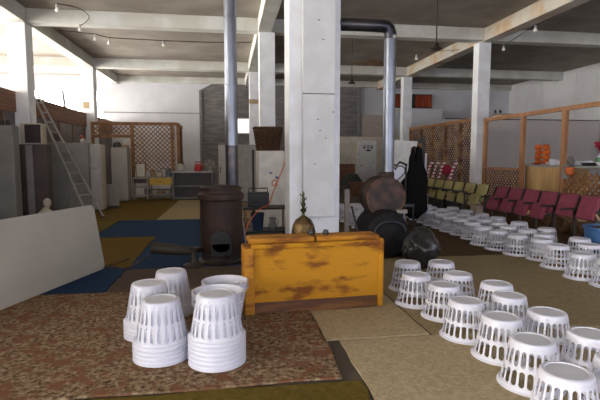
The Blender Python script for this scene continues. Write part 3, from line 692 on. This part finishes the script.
# black bag
bm = MB(); bmesh.ops.create_icosphere(bm.b, subdivisions=5, radius=1)
from mathutils import noise
for v in bm.b.verts:
    p = v.co.copy(); z = p.z
    r = .235*(1-.22*max(0, z))*(1+.10*noise.noise(p*2.2)+.05*noise.noise(Vector((math.atan2(p.y, p.x)*3, z*1.2, 3))))
    hz = .27+.27*z
    v.co = Vector((p.x*r*1.0, p.y*r*.9, max(0, hz)))
t = tag(bm.build('plastic_bag', mat('shiny_black_film', (.012, .012, .014), .22, c2=(.03, .026, .022), scale=5, bump=.6, bscale=7), None, True, 80), 'full black shiny plastic bag on the floor right of the barrel stove', 'bag')
t.location = (2.35, 5.45, .013)

# ------------------------------------------------------------------ right side: screens, posts, counter
t = thing('lattice_fence', 'brown lattice fence between the two far right columns behind the yellow seats', 'fence')
lattice('x', XR-.02, 12.6, 17.65, .35, 2.45, .15, .04).build('lattice_panel', M_lattdark, t)
MB().box(XR-.04, XR+.04, 12.56, 17.66, 2.43, 2.53).build('top_rail', M_lattice, t); MB().box(XR-.04, XR+.04, 12.56, 17.66, .28, .36).build('bottom_rail', M_lattice, t)
for y in (12.65, 13.6, 14.6, 15.6, 16.6, 17.6): MB().box(XR-.05, XR+.04, y-.04, y+.04, 0, 2.45).build('post', M_lattdark, t)
t = thing('timber_frame', 'orange pine post-and-rail frame with lattice below in front of the counter', 'frame')
MB().box(XR-.12, XR-.04, 4.5, 12.10, 2.36, 2.45).build('top_rail', M_pine, t)
for y in (12.04, 10.38, 8.97, 7.5, 6.1): MB().box(XR-.12, XR-.04, y-.055, y+.055, 0, 2.36).build('post', M_pine, t)
lattice('x', XR-.09, 10.44, 11.98, .3, 1.08, .13, .035).build('lattice_panel', M_lattice, t)
lattice('x', XR-.09, 6.0, 8.91, .3, 1.06, .15, .045).build('lattice_panel', M_lattice, t)
MB().box(XR-.11, XR-.05, 10.44, 11.98, 1.08, 1.13).build('rail', M_pine, t)
t = thing('counter', 'service counter with pale plywood front and stone-coloured top', 'counter', (7.12, 9.8, 0))
box('front_panel', M_ply, t, 0, .03, -.68, .66, .25, 1.17); box('side_panel', M_ply, t, .03, .6, .63, .66, 0, 1.17)
box('countertop', mat('grey_stone_top', (.36, .36, .33), .4), t, -.02, .65, -4.0, .7, 1.17, 1.22, .006)
for y in (-3.9, -2.4, -.68): MB().box(.03, .6, y, y+.04, 0, 1.17).build('support', M_ply, t)
# things on the counter (z = 1.22)
zc = 1.22
def blobs(prof, c=(0, 0, 0), m=None, parent=None, name='body', seg=18): return MB().lathe(prof, c, seg).build(name, m, parent, True)
for i, (y, lb) in enumerate(((10.45, 'left tower of stacked orange ceramic figures on the counter'), (10.17, 'right tower of stacked orange ceramic figures on the counter'))):
    t = thing('orange_figurine', lb, 'figurine', (7.45, y, zc))
    for k in range(4): blobs([(.04, 0), (.085, .03), (.092, .07), (.055, .11), (.04, .12)], (.01*(-1)**k, 0, k*.115), M_ora, t, 'segment')
    for s in (-1, 1): MB().lathe([(0, 0), (.03, .02), (.025, .05), (0, .06)], (-.02, s*.06, .43), 8).build('ear', M_ora, t, True)
t = thing('serving_dish', 'small flat red-rimmed dish at the left end of the counter', 'dish', (7.3, 10.32, zc)); blobs([(.06, 0), (.12, .03), (.11, .03), (.05, .01)], m=M_crim, parent=t)
for i, (y, r, h, m, lb) in enumerate(((9.78, .10, .13, M_plast, 'white pot on the counter just right of the orange figures'), (9.58, .08, .10, M_plast, 'smaller white cup on the counter next to the wooden post'), (9.95, .06, .06, M_plast, 'low white cup close to the orange figures'))):
    t = thing('white_cup', lb, 'cup', (7.35, y, zc)); blobs([(r*.7, 0), (r, h*.4), (r*.95, h), (r*.85, h), (r*.6, .02)], m=m, parent=t)
    MB().tube([(0, -r*.95, h*.8), (0, -r*1.4, h*.6), (0, -r*.95, h*.3)], .01, 6).build('handle', m, t)
t = thing('serving_tray', 'long white tray on the counter behind the post', 'tray', (7.5, 9.25, zc)); box('body', M_plast, t, -.12, .12, -.35, .35, 0, .1, .02); box('lid', M_enam, t, -.1, .1, -.3, .3, .1, .12)
t = thing('frying_pan', 'black pan on the counter near the right edge', 'pan', (7.4, 8.75, zc)); blobs([(.12, 0), (.16, .06), (.15, .06), (.11, .01)], m=M_black, parent=t); MB().tube([(0, -.15, .05), (-.05, -.4, .1)], .016, 8).build('handle', M_black, t)
t = thing('grey_pitcher', 'grey stone pitcher on a ledge left of the orange pot', 'pitcher', (7.18, 9.02, 1.22)); blobs([(.05, 0), (.08, .05), (.085, .1), (.04, .17), (.045, .2)], m=M_grey, parent=t)
MB().tube([(0, -.04, .17), (0, -.1, .13), (0, -.08, .06)], .01, 6).build('handle', M_grey, t)
t = thing('orange_pot', 'orange pot hanging at the front of the counter among grey utensils', 'pot', (6.92, 8.70, 1.03)); blobs([(.05, 0), (.08, .03), (.09, .16), (.08, .16), (.05, .02)], m=M_ora, parent=t); MB().tube([(0, -.09, .14), (.06, 0, .20), (0, .09, .14)], .008, 6).build('handle', M_dark, t)
t = thing('utensil_bundle', 'grey hanging utensils left of the orange pot', 'utensils', (6.94, 8.86, .95))
for k in range(4): MB().tube([(0, -.06+k*.04, 0), (0, -.06+k*.045, .3)], [.03, .012], 8).build('utensil', M_grey, t)
t = thing('flower_hat', 'crimson cloth flower bunch at the right edge above a green and white vase', 'flowers', (7.3, 8.33, zc))
blobs([(.05, 0), (.09, .06), (.10, .14), (.05, .22), (.06, .25)], m=M_plast, parent=t, name='vase'); MB().lathe([(.095, .08), (.108, .1), (.105, .16), (.09, .17)], seg=18).build('green_band', M_green, t, True)
fm = MB(); random.seed(3)
for k in range(26):
    a = random.uniform(0, 2*PI); rr_ = random.uniform(0, .13); fm.lathe([(0, 0), (.04, .02), (.055, .04), (.03, .06), (0, .05)], (rr_*math.cos(a), rr_*math.sin(a), .28+random.uniform(0, .16)), 8)
fm.build('petals', M_crim, t, True)
# shade net partition inside
t = thing('shade_net', 'grey shade-net partition stretched behind the timber frame', 'net')
nb = MB(); nx = 40
for k in range(nx):
    xa = 7.5+6.0*k/nx; xb = 7.5+6.0*(k+1)/nx
    ya = 15.6+.012*math.sin(k*1.3); yb = 15.6+.012*math.sin((k+1)*1.3)
    nb.prism([(xa, ya, 0), (xb, yb, 0), (xb, yb, 2.72), (xa, ya, 2.72)], (0, .01, 0))
nb.build('net', M_net, t, True, 80); MB().tube([(7.45, 15.6, 2.73), (13.5, 15.6, 2.73)], .02, 6).build('wire', M_dark, t)
for x in (7.5, 10.5, 13.45): MB().tube([(x, 15.66, 0), (x, 15.66, 2.73)], .03, 8).build('post', M_alu, t)
t = thing('ceiling_shelf', 'short pale plank lying along the top rail by the column', 'plank', (7.3, 11.6, 2.45)); box('plank', M_cream, t, -.3, .3, -.25, .2, 0, .04); box('board', M_lattice, t, -.25, .25, -.2, .15, .04, .07)
t = thing('pair_of_hooks', 'two small dark insulators on the wall above the timber frame', 'insulators', (9.4, 15.66, 2.95))
for k in (0, .2): MB().lathe([(.03, 0), (.045, .05), (.02, .12)], (k, 0, 0), 10).build('insulator', M_dark, t, True)
MB().box(-.05, .25, -.03, .03, -.23, 0).build('bracket', M_alu, t)

# ------------------------------------------------------------------ auditorium seats
def make_seat(m, name, label, group):
    t = thing(name, label, 'seat', group=group)
    # local: faces -X; width along Y +-.24
    MB().box(-.03, .03, -.18, .18, .46, .83, bevel=.018, rot=RY(.30), piv=(0, 0, .52)).build('backrest', m, t)
    MB().box(-.05, .03, -.155, .155, .0, .27, bevel=.025, rot=RY(.35), piv=(0, 0, 0)).build('seat_pad', m, t).location = (-.14, .03, .36)
    MB().box(.03, .045, -.185, .185, .46, .84, rot=RY(.30), piv=(0, 0, .52)).build('back_shell', M_dark, t)
    return t
def seat_side():
    mb = MB()
    mb.box(-.02, .02, .21, .228, .0, .62); mb.box(-.26, .05, .205, .233, .585, .62, bevel=.006)
    mb.box(-.16, .16, .205, .235, 0, .03); mb.box(-.02, .02, .21, .228, .5, .8, rot=RY(.3), piv=(0, .23, .55))
    return mb
def seats(m, ys, name, word, group):
    p = None
    for i, y in enumerate(ys):
        lb = 'folded %s auditorium seat, %s from the left in the %s row' % (word, ORD[i], word)
        if p is None:
            p = make_seat(m, name, lb, group); seat_side().build('arm_frame', M_dark, p)
            sp = MB().box(-.02, .02, -.228, -.21, .0, .62); sp.build('leg', M_dark, p)
            p.location = (5.3, y, 0); p.rotation_euler = (0, 0, 0)
        else:
            q = dup(p, (5.3, y, 0), (0, 0, 0), lb)
            if word == 'dull red' and i > 3:
                for c in list(q.children):
                    if c.name.startswith('seat_pad'): bpy.data.objects.remove(c)
seats(M_yel, [11.92, 11.40, 10.88, 10.36, 9.84, 9.32], 'auditorium_seat', 'faded yellow', 'yellow folding auditorium seats')
seats(M_red, [8.58, 8.12, 7.66, 7.20, 6.74, 6.28], 'auditorium_seat', 'dull red', 'red folding auditorium seats')
t = thing('bench_rail', 'long dark rail bar across the front of the yellow seats', 'rail', (4.95, 10.6, .0))
MB().tube([(0, -1.4, .66), (0, 1.6, .66)], .02, 8).build('bar', M_dark, t)
for y in (-1.3, 1.5): MB().tube([(0, y, 0), (0, y, .66)], .018, 8).build('post', M_dark, t)
t = thing('low_bench', 'pale pinkish plank bench left of the yellow seats', 'bench', (4.75, 11.6, 0))
box('plank', mat('pinkish_plank', (.33, .25, .2), .7), t, -.15, .15, -.8, .8, .46, .5)
for y in (-.6, .3, .6): MB().box(-.1, .1, y-.1, y+.1, 0, .46).build('leg', M_enamd, t)
tag(MB().box(5.0, 5.16, 8.9, 9.15, 0, .42, bevel=.01).build('wooden_block', mat('pale_block', (.36, .27, .2), .7)), 'pale upright block under the right end of the yellow seats', 'block')
# firewood / logs under the red seats
for i, (y, r) in enumerate(((8.2, .13), (7.75, .15), (7.3, .14), (6.9, .13), (6.5, .12))):
    tag(MB().lathe([(0, 0), (r, .0), (r, .3), (0, .3)], (6.0, y, r), 16, RY(PI/2)).build('log', mat('log_wood', (.2, .11, .045), .8, c2=(.09, .045, .02), scale=12), None, True), 'cut log on the floor behind the red seats, %s from the left' % ORD[i], 'log', 'logs behind the red seats')
# blue tub at right edge
t = thing('blue_tub', 'blue plastic tub full of dark clutter at the right edge', 'tub', (5.20, 5.74, .0))
MB().lathe([(.22, 0), (.26, .02), (.29, .40), (.31, .41), (.31, .44), (.28, .44), (.25, .04), (0, .04)], seg=32).build('tub', M_blue, t, True)
MB().lathe([(.0, .36), (.27, .36), (.2, .42), (.0, .46)], (0, 0, 0), 18).build('contents', M_rgrey, t, True)
MB().tube([(-.1, -.1, .4), (-.25, -.05, .62)], .015, 8).build('stick', M_cardb, t)
# blue tub is raised on a crate
# candy striped canes
def stripe_mat():
    m = bpy.data.materials.new('red_white_stripes'); m.use_nodes = True; n = m.node_tree; b = n.nodes['Principled BSDF']
    tcx = n.nodes.new('ShaderNodeTexCoord'); wv = n.nodes.new('ShaderNodeTexWave'); wv.bands_direction = 'Z'; wv.inputs['Scale'].default_value = 3.2
    r = n.nodes.new('ShaderNodeValToRGB'); r.color_ramp.interpolation = 'CONSTANT'
    r.color_ramp.elements[0].color = (.45, .03, .05, 1); r.color_ramp.elements[1].position = .42; r.color_ramp.elements[1].color = (.7, .66, .66, 1)
    n.links.new(tcx.outputs['Object'], wv.inputs[0]); n.links.new(wv.outputs[0], r.inputs[0]); n.links.new(r.outputs[0], b.inputs['Base Color']); return m
M_stripe = stripe_mat()
for i, (y, lb) in enumerate(((13.5, 'leftmost of the red and white striped canes behind the yellow seats'), (13.1, 'second striped cane from the left behind the yellow seats'), (12.7, 'third striped cane from the left, beside the red ball'), (12.0, 'rightmost striped cane behind the yellow seats'))):
    o = tag(MB().tube([(5.9, y, .3), (5.9, y, .0)][::-1]+[(5.95, y, .8), (6.05, y-.03, 1.18), (6.07, y-.08, 1.24), (6.05, y-.16, 1.22)], .035, 10).build('striped_cane', M_stripe, None, True), lb, 'cane', 'striped canes')
tag(MB().box(5.75, 6.1, 11.8, 13.6, 0, .5, bevel=.01).box(5.80, 6.05, 11.85, 13.55, .5, .51).build('planter_box', M_dark), 'long dark box holding the striped canes behind the yellow seats', 'box')
t = thing('red_ball', 'red ball decoration among the striped canes', 'ball', (6.2, 12.75, 0)); blobs([(0, .88), (.1, .91), (.16, 1.0), (.16, 1.06), (.1, 1.15), (0, 1.19)], m=M_crim, parent=t); MB().tube([(0, 0, 0), (0, 0, .9)], .02, 8).build('pole', M_dark, t)

# far middle: white sign panel, heart-backed chair, black coat stand
t = thing('sign_board', 'tall white board with small red writing, leaning behind the barrel stove', 'sign', (4.22, 11.0, 0))
MB().prism([(-.55, 0, .0), (.16, 0, .0), (.36, 0, 1.78), (-.4, 0, 1.82)], (0, .04, 0)).build('panel', M_door, t)
wr_ = MB()
for k in range(5):
    z = 1.62-k*.09; x = .22-k*.012
    wr_.box(x-.03, x+.03, -.006, 0, z-.008, z+.008).box(x-.008, x+.008, -.006, 0, z-.03, z+.03).box(x-.03, x+.02, -.006, 0, z-.032, z-.022)
wr_.build('red_writing', M_bright, t)
t = thing('heart_chair', 'black-framed chair with a white heart-shaped back behind the barrel stove', 'chair', (3.30, 9.0, 0))
ht = []
for k in range(40):
    a = 2*PI*k/40; ht.append((.0125*16*math.sin(a)**3, 0, .012*(13*math.cos(a)-5*math.cos(2*a)-2*math.cos(3*a)-math.cos(4*a))+1.08))
MB().prism(ht, (0, .03, 0)).build('heart_back', M_plast, t)
MB().tube([(p[0], -.005, p[2]) for p in ht]+[(ht[0][0], -.005, ht[0][2])], .01, 8).build('heart_frame', M_black, t, True)
MB().tube([(-.22, 0, 1.22), (-.08, -.02, 1.3), (0, -.02, 1.22), (.08, -.02, 1.3), (.24, 0, 1.24)], .022, 8).build('crest_scroll', M_black, t, True)
for x in (-.22, .22): MB().tube([(x, .0, 0), (x, 0, 1.24)], .018, 8).build('leg', M_black, t)
for x in (-.22, .22): MB().tube([(x, -.42, 0), (x, -.42, .46)], .018, 8).build('leg', M_black, t)
box('seat', M_black, t, -.24, .24, -.44, .02, .44, .5)
t = thing('coat_stand', 'tall bundle of black coats on a stand between the barrel stove and yellow seats', 'coat stand', (3.76, 9.15, 0))
cb = MB(); cb.lathe([(.10, .15), (.26, .3), (.24, .6), (.27, .9), (.15, 1.15), (.13, 1.35), (.04, 1.5)], seg=28)
for v in cb.b.verts: v.co *= 1+.3*noise.noise(Vector((math.atan2(v.co.y, v.co.x)*2, v.co.z*1.2, 0)))
cb.build('coats', mat('black_cloth', (.012, .011, .011), .95, spec=.1), t, True, 80); MB().tube([(0, 0, 0), (0, 0, 1.62)], .02, 8).build('pole', M_dark, t); MB().lathe([(.2, 0), (.2, .03), (.03, .06)], seg=16).build('base', M_dark, t)
t = thing('brown_post', 'dark brown wooden post with a white tag beside the black coats', 'post', (4.85, 11.6, 0)); box('post', M_lattdark, t, -.09, .09, -.06, .06, 0, 1.75); box('tag', M_plast, t, -.05, .03, -.075, -.06, 1.38, 1.52)
t = thing('black_pole', 'slim black pole with a white strip at the left end of the yellow seats', 'pole', (5.25, 12.3, 0)); box('pole', M_black, t, -.07, .07, -.05, .05, 0, 1.92); box('white_strip', M_plast, t, .08, .13, -.06, -.03, .9, 1.5); box('base', M_black, t, -.15, .15, -.15, .15, 0, .03)
t = thing('brown_crate', 'reddish brown crate in front of the cream wall near the far door', 'crate', (5.0, 19.5, 0)); box('body', M_redwood, t, -.3, .35, 0, .5, 0, 1.05); box('lid', M_redwood, t, -.33, .38, -.03, .53, 1.05, 1.1)
t = thing('cushion_pile', 'dark grey-green sack before the far brown crate', 'sack', (4.7, 17.6, 0)); blobs([(.3, 0), (.42, .2), (.4, .5), (.2, .75), (0, .8)], m=mat('grey_green_cloth', (.07, .075, .07), .9), parent=t)
t = thing('red_bench', 'low reddish bench between the far sack and the baskets', 'bench', (4.9, 16.2, 0)); box('seat', M_redwood, t, -.6, .7, 0, .4, .42, .5); box('panel', M_redwood, t, -.55, .65, .05, .35, 0, .42)
tag(MB().box(8.1, 9.9, 20.9, 21.3, 0, 3.6).build('tall_cupboard', M_wallr), 'tall pale cupboard against the back wall under the orange curtains', 'cupboard')

# ------------------------------------------------------------------ ceiling wires, bulbs and pendants
def bulb(x, y, z, lb, g):
    t = thing('light_bulb', lb, 'bulb', (x, y, z), group=g)
    MB().lathe([(0, -.075), (.035, -.06), (.048, -.03), (.032, .005), (.025, .02)], seg=14).build('glass', M_bulb, t, True)
    MB().lathe([(.028, .02), (.03, .08), (.012, .1)], seg=12).build('socket', M_enam, t)
LB = [(-3.55, 11.0, 4.55, 'white bulb nearest the upper left corner on the ceiling wire'), (-3.41, 12.07, 4.42, 'bulb hanging below the first cross beam at the left'), (-3.45, 13.5, 4.55, 'left bulb of the pair beyond the first cross beam'), (-3.16, 13.8, 4.53, 'right bulb of the pair beyond the first cross beam'), (-1.75, 14.0, 4.56, 'single bulb on the long wire left of the stovepipe'),
      (7.32, 10.6, 4.45, 'bulb under the right beam between column and right edge'), (7.75, 12.6, 4.45, 'bulb just right of the near right column top'), (6.7, 13.6, 4.5, 'bulb left of the near right column below the beam'), (5.9, 14.4, 4.5, 'bulb farther left below the right peeling beam')]
for x, y, z, lb in LB: bulb(x, y, z, lb, 'ceiling bulbs')
def wire(name, pts, lb, r=.008): tag(MB().tube(pts, r, 5).build(name, M_dark), lb, 'cable')
wire('ceiling_cable', spline([(-3.55, 11.0, 4.65), (-3.2, 11.3, 4.66), (-3.1, 11.7, 4.6), (-3.3, 12.0, 4.52), (-3.41, 12.07, 4.5)]), 'looping cable linking the first bulbs at the upper left', .01)
wire('ceiling_cable', [(-4.4, 13.6, 4.74), (-3.45, 13.5, 4.65), (-3.16, 13.8, 4.64), (-1.75, 14.0, 4.66), (-.5, 14.0, 4.66), (.7, 14.0, 4.7)], 'long cable running across the ceiling beyond the first cross beam', .012)
wire('ceiling_cable', [(7.22, 8.0, 4.6), (7.32, 10.6, 4.54), (7.75, 12.6, 4.54), (7.26, 13.3, 4.6), (6.7, 13.6, 4.59), (6.2, 14.0, 4.62), (5.9, 14.4, 4.59)], 'cable along the right beam feeding the bulbs', .008)
tag(MB().tube([(2.6, 6.75, 4.83), (4.5, 9.6, 4.83)], .02, 6).build('ceiling_rod', M_alu), 'thin conduit crossing the ceiling diagonally above the elbow pipe', 'conduit')
tag(MB().box(XO+.05, -1.2, YB-.03, YB-.005, 3.30, 3.34).build('wall_conduit', M_grey), 'thin grey line across the white back wall', 'conduit')
def pendant(x, y, z, lb):
    t = thing('pendant_lamp', lb, 'lamp', (x, y, 0)); MB().tube([(0, 0, ZC), (0, 0, z+.05)], .012, 6).build('rod', M_dark, t)
    MB().lathe([(.10, z-.02), (.095, z), (.05, z+.03), (.03, z+.09), (.02, z+.1)], seg=20).build('shade', M_dark, t, True)
    MB().lathe([(.05, ZC-.05), (.06, ZC)], seg=12).build('ceiling_rose', M_dark, t)
pendant(3.64, 8.0, 3.30, 'dark pendant lamp on a long rod right of the silver elbow pipe')
pendant(3.42, 12.9, 3.45, 'dark pendant lamp on a long rod between the near column and the elbow pipe')
wire('hanging_wire', [(.45, 21.2, 4.86), (.45, 21.2, 3.1)], 'wire hanging above the small back window', .01)
pp = []
for k in range(24):
    a = 2*PI*k/24; r_ = 1+.25*math.sin(3*a)+.15*math.sin(7*a+1); pp.append((5.3+.62*r_*math.cos(a), 17.2+.42*r_*math.sin(a), ZC-.008))
struct('trim_70', MB().prism(pp, (0, 0, .01)), mat('bare_peeled_plaster', (.36, .2, .1), .9, c2=(.25, .13, .06), scale=3))
struct('trim_71', MB().box(.80, 1.22, 17.69, 17.70, 3.36, 3.52), mat('tan_tape', (.5, .36, .2), .8))
struct('trim_72', MB().box(-5.0, -4.8, 17.68, 17.69, 3.1, 3.32), MATS['tan_tape'])
